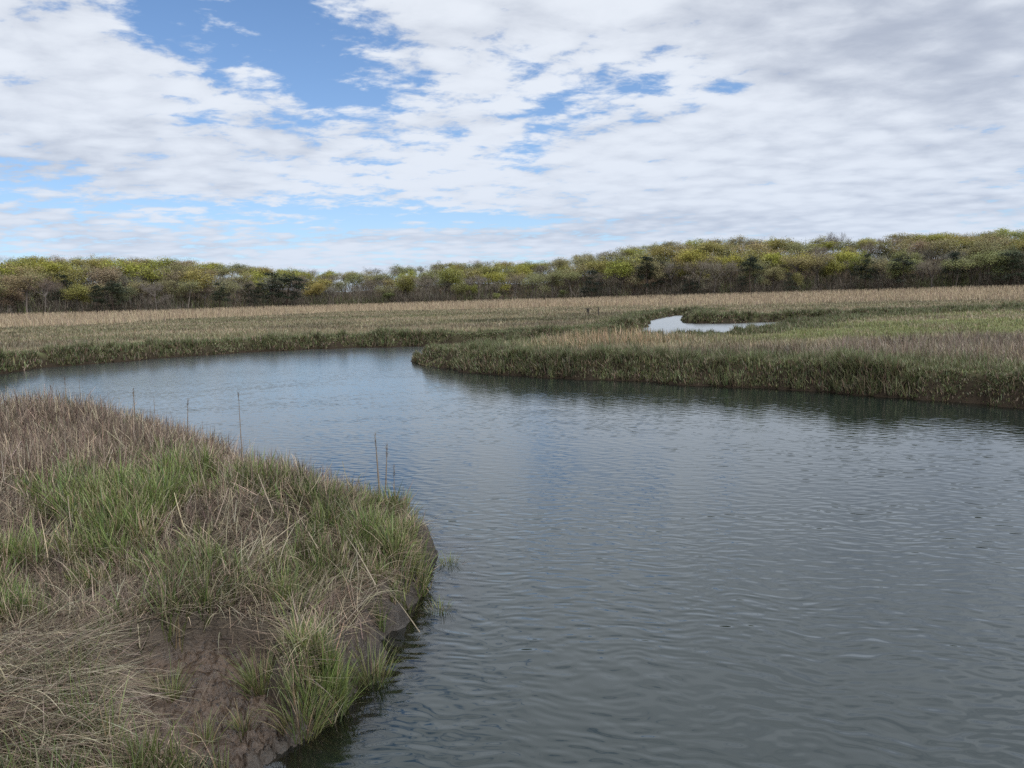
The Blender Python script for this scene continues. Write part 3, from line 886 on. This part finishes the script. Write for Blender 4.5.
m_pale, t = material('bleached_stem')
geo = t.new('ShaderNodeNewGeometry')
p = t.new('ShaderNodeBsdfPrincipled'); p.inputs['Roughness'].default_value = .7
t.l.new(t.mix(t.ramp(t.noise(geo.outputs['Position'], 25, 3, .6), .3, .7), (.16, .128, .088), (.27, .225, .155)), p.inputs['Base Color'])
o = t.new('ShaderNodeOutputMaterial'); t.l.new(p.outputs[0], o.inputs[0])
fallen((193, 495), (140, 459), .85, 1.0, 'pale bent stem lying down the slope below the brown heap')
fallen((35, 470), (14, 437), 1.05, 1.2, 'short tan stem leaning on the brown heap at the left')
fallen((88, 481), (120, 506), 1.0, .85, 'thin stem slanting across green blades in the middle of the bank')
fallen((262, 548), (312, 512), .75, .85, 'long straw stem slanting up to the right in the middle of the bank')
fallen((264, 555), (258, 508), .7, .95, 'upright broken stem crossing the slanting straw in mid bank')
fallen((318, 548), (290, 500), .7, .85, 'pale stem leaning over the grass above the overhung bank')
fallen((376, 585), (345, 530), .6, .75, 'bleached stem lying down the bank face towards the muddy foot')
fallen((420, 632), (385, 585), .02, .5, 'straight stem hanging from the bank into the shaded shallows', .005)
fallen((230, 575), (218, 550), .7, .8, 'short pale stem stuck in the straw above the bare mud')

# ------------------------------------------------------------------ posts on the marsh
m_post, t = material('weathered_post')
geo = t.new('ShaderNodeNewGeometry')
p = t.new('ShaderNodeBsdfPrincipled'); p.inputs['Roughness'].default_value = .85
t.l.new(t.mix(t.noise(geo.outputs['Position'], 9, 4, .6), (.02, .016, .012), (.05, .04, .03)), p.inputs['Base Color'])
o = t.new('ShaderNodeOutputMaterial'); t.l.new(p.outputs[0], o.inputs[0])


def boxm(name, s, parent, loc=(0, 0, 0), bev=.01):
    import bmesh
    bm = bmesh.new(); bmesh.ops.create_cube(bm, size=1)
    for v_ in bm.verts: v_.co = Vector((v_.co.x * s[0], v_.co.y * s[1], v_.co.z * s[2])) + Vector(loc)
    bmesh.ops.bevel(bm, geom=bm.edges[:], offset=bev, segments=1, affect='EDGES')
    me = bpy.data.meshes.new(name); bm.to_mesh(me); bm.free(); me.materials.append(m_post)
    return link(name, me, parent)


def marsh_post(px, py, z, label, h, box):
    x, y = gp(px, py, z)
    gz = float(height(np.array([x]), np.array([y]))[0])
    root = bpy.data.objects.new('marsh_post', None); col.objects.link(root); root.location = (x, y, gz)
    tag(root, label, 'post', 'posts on the far marsh')
    boxm('post', (.12, .12, h + .3), root, (0, 0, h / 2 - .15))
    if box:
        b_ = boxm('nest_box', (.32, .26, .30), root, (0, -.02, h * .66), .02)
        boxm('roof_board', (.50, .40, .03), b_, (0, -.02, h * .66 + .19), .005)
        boxm('crossbar', (.85, .06, .06), root, (0, 0, h * .96))
    return root


marsh_post(588, 315.5, .8, 'dark post carrying a small box and crossbar on the marsh before the reeds', .95, True)
marsh_post(598.5, 315.5, .8, 'plain dark post standing right of the boxed post', 1.05, False)

# ------------------------------------------------------------------ wood
m_bark, t = material('bark')
oi = t.new('ShaderNodeObjectInfo'); geo = t.new('ShaderNodeNewGeometry')
p = t.new('ShaderNodeBsdfPrincipled'); p.inputs['Roughness'].default_value = .9; p.inputs['Specular IOR Level'].default_value = .1
t.l.new(t.mix(t.noise(geo.outputs['Position'], 2.5, 4, .65), (.045, .036, .029), oi.outputs['Color']), p.inputs['Base Color'])
o = t.new('ShaderNodeOutputMaterial'); t.l.new(p.outputs[0], o.inputs[0])
m_leaf, t = material('foliage')
oi = t.new('ShaderNodeObjectInfo'); a_ = t.new('ShaderNodeAttribute', attribute_name='tint')
cm = t.new('ShaderNodeMix', data_type='RGBA', blend_type='MULTIPLY'); cm.inputs[0].default_value = 1
t.l.new(oi.outputs['Color'], cm.inputs[6]); t.l.new(a_.outputs['Color'], cm.inputs[7])
p = t.new('ShaderNodeBsdfPrincipled'); p.inputs['Roughness'].default_value = .6; p.inputs['Specular IOR Level'].default_value = .2
t.l.new(cm.outputs[2], p.inputs['Base Color'])
tr = t.new('ShaderNodeBsdfTranslucent'); t.l.new(cm.outputs[2], tr.inputs[0])
mx = t.new('ShaderNodeMixShader'); mx.inputs[0].default_value = .3; t.l.new(p.outputs[0], mx.inputs[1]); t.l.new(tr.outputs[0], mx.inputs[2])
o = t.new('ShaderNodeOutputMaterial'); t.l.new(mx.outputs[0], o.inputs[0])


def tubes(segs, K=5):
    """tapered limbs from (p0, p1, r0, r1)"""
    p0 = np.array([s[0] for s in segs]); p1 = np.array([s[1] for s in segs]); r0 = np.array([s[2] for s in segs]); r1 = np.array([s[3] for s in segs])
    d = p1 - p0; d /= np.linalg.norm(d, axis=1)[:, None] + 1e-9
    ref = np.where(np.abs(d[:, 2:3]) > .9, np.array([[1., 0, 0]]), np.array([[0, 0, 1.]]))
    u = np.cross(d, ref); u /= np.linalg.norm(u, axis=1)[:, None]; v = np.cross(d, u)
    V = []; n = len(segs)
    for k in range(K):
        a = k / K * 6.2832
        V.append(p0 + (u * math.cos(a) + v * math.sin(a)) * r0[:, None])
    for k in range(K):
        a = k / K * 6.2832
        V.append(p1 + (u * math.cos(a) + v * math.sin(a)) * r1[:, None])
    V = np.stack(V, 1).reshape(-1, 3)
    b = np.arange(n) * 2 * K
    Q = np.concatenate([np.stack([b + k, b + (k + 1) % K, b + K + (k + 1) % K, b + K + k], 1) for k in range(K)])
    return V, Q


def cards(c, size, rn, up=.4, asp=.7):
    n = len(c)
    nrm = rn.normal(0, 1, (n, 3)); nrm[:, 2] = np.abs(nrm[:, 2]) + up; nrm /= np.linalg.norm(nrm, axis=1)[:, None]
    a = rn.normal(0, 1, (n, 3)); u = np.cross(nrm, a); u /= np.linalg.norm(u, axis=1)[:, None]; v = np.cross(nrm, u)
    s = size[:, None] * .5
    V = np.stack([c - u * s, c - v * s * asp, c + u * s, c + v * s * asp], 1).reshape(-1, 3)
    b = np.arange(n)[:, None] * 4
    return V, b + np.arange(4)[None]


def make_tree(kind, seed):
    rn = np.random.default_rng(seed)
    H = 14.0
    segs = []; tips = []
    if kind == 'pine':
        p = np.zeros(3); prev = p; N = 8
        lean = rn.normal(0, .02, 2)
        axis = lambda z: np.array((lean[0] * z + .15 * math.sin(z * .5 + seed), lean[1] * z, z))
        for i in range(N):
            a, b = axis(H * .97 * i / N), axis(H * .97 * (i + 1) / N)
            segs.append((a, b, .24 * (1 - i / N) + .03, .24 * (1 - (i + 1) / N) + .03))
        for i in range(26):
            z = H * rn.uniform(.36, .98); a = rn.uniform(0, 6.28)
            ln = (H - z) * .28 + rn.uniform(.6, 2.3)
            s0 = axis(z); e = s0 + np.array((math.cos(a) * ln, math.sin(a) * ln, rn.uniform(-.1, .5)))
            segs.append((s0, e, .06, .02))
            for f in (.55, .8, 1.0): tips.append((s0 + (e - s0) * f, .85))
        tips.append((axis(H * .99), .6))
        per, sz, flat = 34, (.20, .5), .5
    else:
        p = np.array((0, 0, -.3)); d = np.array((rn.normal(0, .05), rn.normal(0, .05), 1.))
        fork = H * rn.uniform(.44, .62)
        N = 4; pts = [p]
        for i in range(N):
            d = d + np.array((rn.normal(0, .05), rn.normal(0, .05), 0)); d /= np.linalg.norm(d)
            p = p + d * fork / N; pts.append(p)
        tr0 = rn.uniform(.17, .26)
        for i in range(N): segs.append((pts[i], pts[i + 1], tr0 * (1 - .1 * i), tr0 * (1 - .1 * (i + 1))))
        nl = rn.integers(4, 6)
        cw = H * rn.uniform(.24, .31)
        limbs = []
        a0 = rn.uniform(0, 6.28)
        for i in range(nl):
            a = a0 + i * 6.28 / nl + rn.normal(0, .3)
            spread = cw * rn.uniform(.35, .8)
            e = p + np.array((math.cos(a) * spread, math.sin(a) * spread, (H - fork) * rn.uniform(.45, .72)))
            limbs.append((p, e, tr0 * .55))
        limbs.append((p, p + np.array((rn.normal(0, .5), rn.normal(0, .5), (H - fork) * .75)), tr0 * .6))
        for i in range(rn.integers(0, 3)):       # low side limbs
            z0 = pts[2] + (pts[4] - pts[2]) * rn.random(); a = rn.uniform(0, 6.28)
            limbs.append((z0, z0 + np.array((math.cos(a) * cw * .8, math.sin(a) * cw * .8, H * rn.uniform(.06, .18))), tr0 * .32))
        for (s0, e, rad) in limbs:
            mid = (s0 + e) / 2 + rn.normal(0, .25, 3)
            segs.append((s0, mid, rad, rad * .7)); segs.append((mid, e, rad * .7, rad * .4))
            for j in range(7):
                f = rn.uniform(.35, 1.0)
                b = mid + (e - mid) * (f * 2 - 1) if f > .5 else s0 + (mid - s0) * f * 2
                dr = rn.normal(0, 1, 3); dr[2] = abs(dr[2]) * .8 + .15; dr /= np.linalg.norm(dr)
                out = (e - s0) * np.array((1, 1, 0)); out /= np.linalg.norm(out) + 1e-6
                dr = dr + out * .6; dr /= np.linalg.norm(dr)
                e2 = b + dr * rn.uniform(1.2, 2.7)
                segs.append((b, e2, rad * .3, .015))
                tips.append((e2, 1.0))
                e3 = b + (e2 - b) * .55 + rn.normal(0, .6, 3)
                segs.append((b + (e2 - b) * .4, e3, .03, .012)); tips.append((e3, .9))
            tips.append((e, 1.0))
        per, sz, flat = {'leafy': (66, (.18, .40), .8), 'budding': (46, (.15, .34), .8), 'bare': (0, (.1, .2), .8)}[kind]
    V, Q = tubes(segs)
    trunk = quad_mesh('trunk', V, Q, mat=m_bark, smooth=True)
    T = np.array([q_[0] for q_ in tips]); W = np.array([q_[1] for q_ in tips])
    if kind == 'bare':
        n = 26
        c = np.repeat(T, n, 0) + rn.normal(0, .35, (len(T) * n, 3))
        tw = blades(c, rn.uniform(.35, 1.0, len(c)), rn.uniform(.02, .045, len(c)), rn.uniform(0, 6.28, len(c)), np.abs(rn.normal(.5, .35, len(c))), rn.normal(0, .4, len(c)), 1, tip=.4, colr=np.clip(rn.normal(1, .2, (len(c), 1)), .4, 1.6) * np.ones((1, 3)))
        crown = quad_mesh('crown', tw[0], tw[1], cols=tw[2], mat=m_leaf)
    else:
        if kind != 'pine':
            ctr = np.array((0, 0, .66 * H)); rad = np.array((cw * 1.2, cw * 1.2, .32 * H)); q_ = np.linalg.norm((T - ctr) / rad, axis=1)
            T = ctr + (T - ctr) * np.where(q_ > 1, (1 + .25 * np.log(np.maximum(q_, 1))) / np.maximum(q_, 1), 1)[:, None]
        keep = rn.random(len(T)) > .12
        T, W = T[keep], W[keep]
        off = rn.normal(0, 1, (len(T) * per, 3)) * np.array((.72, .72, .72 * flat)) * np.repeat(W, per)[:, None]
        c = np.repeat(T, per, 0) + off
        cl = np.repeat(np.clip(rn.normal(1, .16, len(T)), .6, 1.5), per)
        s = rn.uniform(sz[0], sz[1], len(c))
        V, Q = cards(c, s, rn)
        lc = (cl * np.clip(rn.normal(1, .10, len(c)), .6, 1.4))[:, None] * np.array((1, 1, 1)) * (1 + rn.normal(0, .04, (len(c), 3)))
        if kind == 'budding':     # twig haze between the opening buds
            n = 9
            c2 = np.repeat(T, n, 0) + rn.normal(0, .4, (len(T) * n, 3))
            tw = blades(c2, rn.uniform(.35, 1.0, len(c2)), rn.uniform(.02, .04, len(c2)), rn.uniform(0, 6.28, len(c2)), np.abs(rn.normal(.5, .35, len(c2))), rn.normal(0, .4, len(c2)), 1, tip=.4, colr=np.clip(rn.normal(.55, .1, (len(c2), 1)), .3, 1) * np.ones((1, 3)))
            C = np.concatenate([np.repeat(lc, 4, 0), tw[2]]); Q = np.concatenate([Q, tw[1] + len(V)]); V = np.concatenate([V, tw[0]])
            crown = quad_mesh('crown', V, Q, cols=C, mat=m_leaf)
        else:
            crown = quad_mesh('crown', V, Q, cols=np.repeat(lc, 4, 0), mat=m_leaf)
    top = float(np.percentile(np.concatenate([T[:, 2], T[:, 2] + .6]), 99))
    return trunk, crown, top


PROTO = {'leafy': [make_tree('leafy', 400 + i) for i in range(6)], 'budding': [make_tree('budding', 420 + i) for i in range(5)],
         'bare': [make_tree('bare', 440 + i) for i in range(4)], 'pine': [make_tree('pine', 460 + i) for i in range(4)]}
BARK = {'leafy': (.15, .125, .10), 'budding': (.16, .135, .115), 'bare': (.19, .165, .145), 'pine': (.085, .06, .045)}
NAME = {'leafy': 'oak_tree', 'budding': 'budding_tree', 'bare': 'bare_tree', 'pine': 'pine_tree'}
protos = {}


def tree(kind, i, x, y, top, leaf, label, group, wide=1.0, rz=None, tilt=0):
    trunk, crown, pt = PROTO[kind][i % len(PROTO[kind])]
    gz = float(height(np.array([x]), np.array([y]))[0])
    s = (top - gz) / pt
    key = (kind, i % len(PROTO[kind]))
    if key not in protos:
        root = bpy.data.objects.new(NAME[kind], None); col.objects.link(root)
        tk = link('trunk', trunk, root); cr = link('crown', crown, root); protos[key] = (root, tk, cr)
    else:
        r0, t0, c0 = protos[key]
        root = r0.copy(); col.objects.link(root)
        tk = t0.copy(); col.objects.link(tk); tk.parent = root
        cr = c0.copy(); col.objects.link(cr); cr.parent = root
    root.location = (x, y, gz); root.scale = (s * wide, s * wide, s)
    root.rotation_euler = (0, tilt, random.uniform(0, 6.28) if rz is None else rz)
    cr.color = (*leaf, 1); b = BARK[kind]; kk = random.uniform(.8, 1.25); tk.color = (b[0] * kk, b[1] * kk, b[2] * kk, 1)
    tag(root, label, 'tree', group)
    return root


TINTS = {'yellow-green': ('leafy', (.255, .250, .052)), 'golden olive': ('leafy', (.245, .215, .070)), 'olive': ('leafy', (.185, .185, .075)),
         'deep green': ('leafy', (.110, .115, .060)), 'ochre budding': ('budding', (.260, .220, .105)), 'rust budding': ('budding', (.235, .180, .110)), 'olive budding': ('budding', (.215, .205, .095)),
         'grey bare': ('bare', (.185, .162, .122)), 'brown bare': ('bare', (.160, .130, .095))}
special = []      # (px, py_base-ish row offset m, top py, kind, i, tint, wide, label)
SP = [(288, 6, 275, 'pine', 0, (.028, .042, .022), 1.7, 'large dark leaning pine at the low middle of the treeline'),
      (276, 9, 274, 'pine', 1, (.030, .044, .022), 1.1, 'dark pine close against the large leaning pine on its left'),
      (224, 3, 284, 'pine', 2, (.035, .050, .026), 1.3, 'lone dark round-topped pine at the edge of the left wood'),
      (265, 3, 284, 'pine', 3, (.034, .046, .024), 1.1, 'narrow dark pine between the round-topped and the leaning pines'),
      (254, 4, 285, 'pine', 1, (.040, .046, .028), .9, 'thin greyish pine beside the narrow dark pine'),
      (72, 12, 279, 'pine', 2, (.036, .048, .026), 1.5, 'broad dark evergreen inside the left wood'),
      (118, 4, 285, 'pine', 0, (.042, .055, .030), 1.4, 'dull green pine low at the foot of the left wood'),
      (103, 3, 288, 'pine', 3, (.034, .045, .024), 1.0, 'short dark pine beside the dull green pine on the left'),
      (648, 6, 257, 'pine', 3, (.024, .038, .022), 1.0, 'tall narrow dark pine on the slope of the right rise'),
      (594, 5, 271, 'pine', 1, (.030, .042, .026), 1.2, 'dark pine left of the bright green oak below the rise'),
      (664, 12, 262, 'pine', 2, (.035, .045, .026), 1.0, 'half hidden pine just right of the tall narrow pine'),
      (751, 2, 258, 'pine', 0, (.030, .044, .026), 1.0, 'flat-topped pine standing out before the right wood'),
      (691, 3, 275, 'pine', 2, (.032, .045, .028), 1.2, 'low dark pine at the foot of the right rise'),
      (789, 2, 274, 'pine', 1, (.050, .060, .034), .9, 'small olive pine beside a pale budding tree at the right'),
      (866, 5, 257, 'pine', 2, (.026, .040, .022), 1.1, 'dark pine under yellow crowns in the right wood'),
      (953, 6, 257, 'pine', 3, (.030, .042, .024), 1.1, 'dark upright pine deep in the far right wood'),
      (903, 4, 260, 'pine', 0, (.036, .044, .028), 1.2, 'spreading dusky pine between the two dark pines at the right'),
      (1010, 6, 258, 'pine', 1, (.040, .055, .028), 1.5, 'wide green pine at the right end of the treeline'),
      (617, 2, 262, 'leafy', 0, (.26, .29, .045), 1.35, 'bright fresh green oak at the foot of the rise'),
      (476, 1, 284, 'leafy', 1, (.25, .275, .055), 1.0, 'small bright green tree before the middle wood'),
      (411, 4, 275, 'leafy', 2, (.25, .25, .05), 1.2, 'round yellow-topped oak left of the middle wood'),
      (455, 4, 269, 'leafy', 3, (.225, .24, .05), 1.1, 'yellow-green oak on tall pale trunks in the middle wood'),
      (500, 0, 293, 'leafy', 4, (.225, .255, .06), 1.0, 'little light green tree at the wood edge near the middle'),
      (694, 5, 252, 'leafy', 5, (.30, .285, .05), 1.1, 'bright yellow oak at the top left of the right wood'),
      (838, 4, 262, 'leafy', 0, (.26, .265, .05), 1.2, 'yellow-green oak with wide layered crown in the right wood'),
      (858, 4, 257, 'leafy', 2, (.25, .285, .05), 1.0, 'lime green oak touching the wide layered oak'),
      (797, 1, 274, 'leafy', 3, (.23, .225, .065), .8, 'small yellowish tree next to the olive pine'),
      (392, 0, 292, 'leafy', 1, (.17, .21, .06), 1.5, 'bushy green tree low at the wood edge left of the middle'),
      (85, 0, 288, 'leafy', 4, (.25, .25, .055), 1.2, 'small yellow tree before the dark left wood'),
      (565, 0, 290, 'leafy', 5, (.19, .22, .065), 1.0, 'small green tree at the edge below the slope'),
      (903.5, -1, 279, 'bare', 1, (.30, .28, .25), .5, 'slim white-stemmed tree at the reed edge on the right'),
      (832, 40, 239, 'bare', 0, (.15, .135, .125), 1.3, 'bare grey tree rising above the right skyline')]
for (px, off, pty, kind, i, tint, wide, label) in SP:
    if kind == 'pine': tint = tuple(v_ * .60 for v_ in tint)
    dirx = (px - 512) / FPX
    Dd = float(np.interp(px, EX, ED)); r = Dd + off
    y = r / math.hypot(1, dirx); x = dirx * y
    e = horizon(px) - pty
    if kind == 'leafy': tint = (tint[0] * .86, tint[1] * .82, tint[2] * 1.05)
    if kind == 'pine': r -= 7; y = r / math.hypot(1, dirx); x = dirx * y
    tl = R(14) if 'leaning pine at' in label else 0
    tree(kind, i, x, y, 3 + e * r / FPX, tint, label, 'trees of the far wood', wide, rz=0 if tl else None, tilt=tl)

zones = [(-900, 330, 'left wood'), (330, 560, 'low middle wood'), (560, 1900, 'wooded rise on the right')]
ROWS = [(2, .48, .74, 'front trunk row'), (12, .64, .85, 'second row'), (24, .80, .95, 'middle rows'), (38, .92, 1.0, 'rear rows'), (54, .96, 1.03, 'skyline crowns')]
nt = 0
for ri, (off, f0, f1, rname) in enumerate(ROWS):
    px = -230 + random.uniform(0, 15)
    while px < 1330:
        if ri < 2 and any(abs(px + 20 - q_[0]) < 11 and (q_[3] == 'pine' or q_[0] == 617) for q_ in SP): px += 7
        step = random.uniform(17, 25) * (1.0 if ri else .85)
        px += step
        dirx = (px - 512) / FPX
        Dd = float(np.interp(px, EX, ED)); r = Dd + off + random.uniform(-4, 5)
        yy = r / math.hypot(1, dirx); xx = dirx * yy
        e = float(np.interp(px, EX, ET)) * random.uniform(f0, f1)
        zname = next(z_[2] for z_ in zones if z_[0] <= px < z_[1])
        left = zname == 'left wood'
        if ri == 0:
            pool = ['grey bare'] * 4 + ['brown bare'] * 2 + ['olive budding'] * 3 + ['rust budding', 'ochre budding', 'ochre budding', 'olive', 'golden olive', 'deep green']
        elif ri == 1:
            pool = ['grey bare'] * 2 + ['brown bare'] + ['ochre budding'] * 3 + ['olive budding'] * 3 + ['rust budding', 'golden olive', 'golden olive', 'olive', 'olive', 'yellow-green', 'yellow-green', 'yellow-green', 'golden olive']
        elif ri < 4:
            pool = (['yellow-green'] * 5 + ['golden olive'] * 3 + ['olive'] * 3 + ['ochre budding'] * 2 + ['rust budding', 'olive budding', 'grey bare']) if left else \
                   (['yellow-green'] * 3 + ['golden olive'] * 3 + ['olive'] * 2 + ['ochre budding'] * 3 + ['rust budding', 'olive budding', 'olive budding', 'grey bare', 'brown bare'])
        else:
            pool = ['yellow-green'] * 4 + ['golden olive'] * 3 + ['olive'] * 2 + ['ochre budding'] * 2 + ['grey bare'] * (1 if left else 2)
        tn = random.choice(pool); kind, tint = TINTS[tn]
        k_ = random.uniform(.86, 1.12)
        tint = tuple(v_ * k_ * random.uniform(.94, 1.06) for v_ in tint)
        tree(kind, random.randrange(9), xx, yy, 3 + e * r / FPX, tint, f'{tn} tree, {rname} of the {zname}', f'{tn} trees, {rname} of the {zname}', random.uniform(1.15, 1.6) * (1.0 if ri < 2 else 1.18))
        nt += 1
print('trees', nt + len(SP))

# brush and saplings under the trees
hp = Heap()
N = 260000
a = np.radians(rng.uniform(-43, 43, N)); x0 = np.tan(a)
Dd = np.interp(512 + FPX * x0, EX, ED); r = Dd - 2 + 62 * rng.random(N) ** 1.3
y = r * np.cos(a); x = r * np.sin(a)
nn = fbm(x * .12, y * .12, 3, 601)
k = rng.random(N) < .35 + sst(nn, .4, .65); x, y, r, nn = x[k], y[k], r[k], nn[k]; n = len(x)
hz = height(x, y)
zz = rng.random(n) ** 1.7 * (3.4 + 6 * sst(r - np.interp(512 + FPX * x / y, EX, ED), 6, 30)) * (.4 + nn)
ln_u = rng.uniform(.7, 2.6, n)
cap_ = 3 + .74 * np.interp(512 + FPX * x / y, EX, ET) * r / FPX - hz - ln_u
zz = np.where(zz > cap_, np.maximum(cap_, 0) * rng.random(n), zz)
c = np.array((.120, .103, .078)) + 0 * x[:, None]; v = (rng.random(n) < .35)[:, None]; c = np.where(v, np.array((.075, .064, .048)), c)
gk = sst(fbm(x * .15, y * .15, 3, 611), .52, .66) * .6
v = (rng.random(n) < gk)[:, None]; c = np.where(v, np.array((.085, .095, .035)), c)
hp.add(blades(np.stack([x, y, hz + zz], 1), ln_u, rng.uniform(.04, .13, n), rng.uniform(0, 6.28, n), np.where(rng.random(n) < .35, np.abs(rng.normal(.15, .15, n)), rng.uniform(.2, 1.5, n)), rng.normal(0, .5, n), 1, tip=.5, colr=jitter(c)))
br_o = link('undergrowth', hp.mesh('undergrowth', m_straw)); tag(br_o, 'grey brown brush and twigs under the trees of the far wood', 'undergrowth', kind='stuff')

# ------------------------------------------------------------------ render settings
vs = sc.view_settings
vs.view_transform = 'Standard'; vs.look = 'None'; vs.gamma = 1; vs.exposure = 0; vs.use_curve_mapping = False
sc.render.engine = 'CYCLES'
sc.cycles.use_denoising = False
sc.cycles.max_bounces = 6; sc.cycles.diffuse_bounces = 3; sc.cycles.glossy_bounces = 3; sc.cycles.transparent_max_bounces = 8
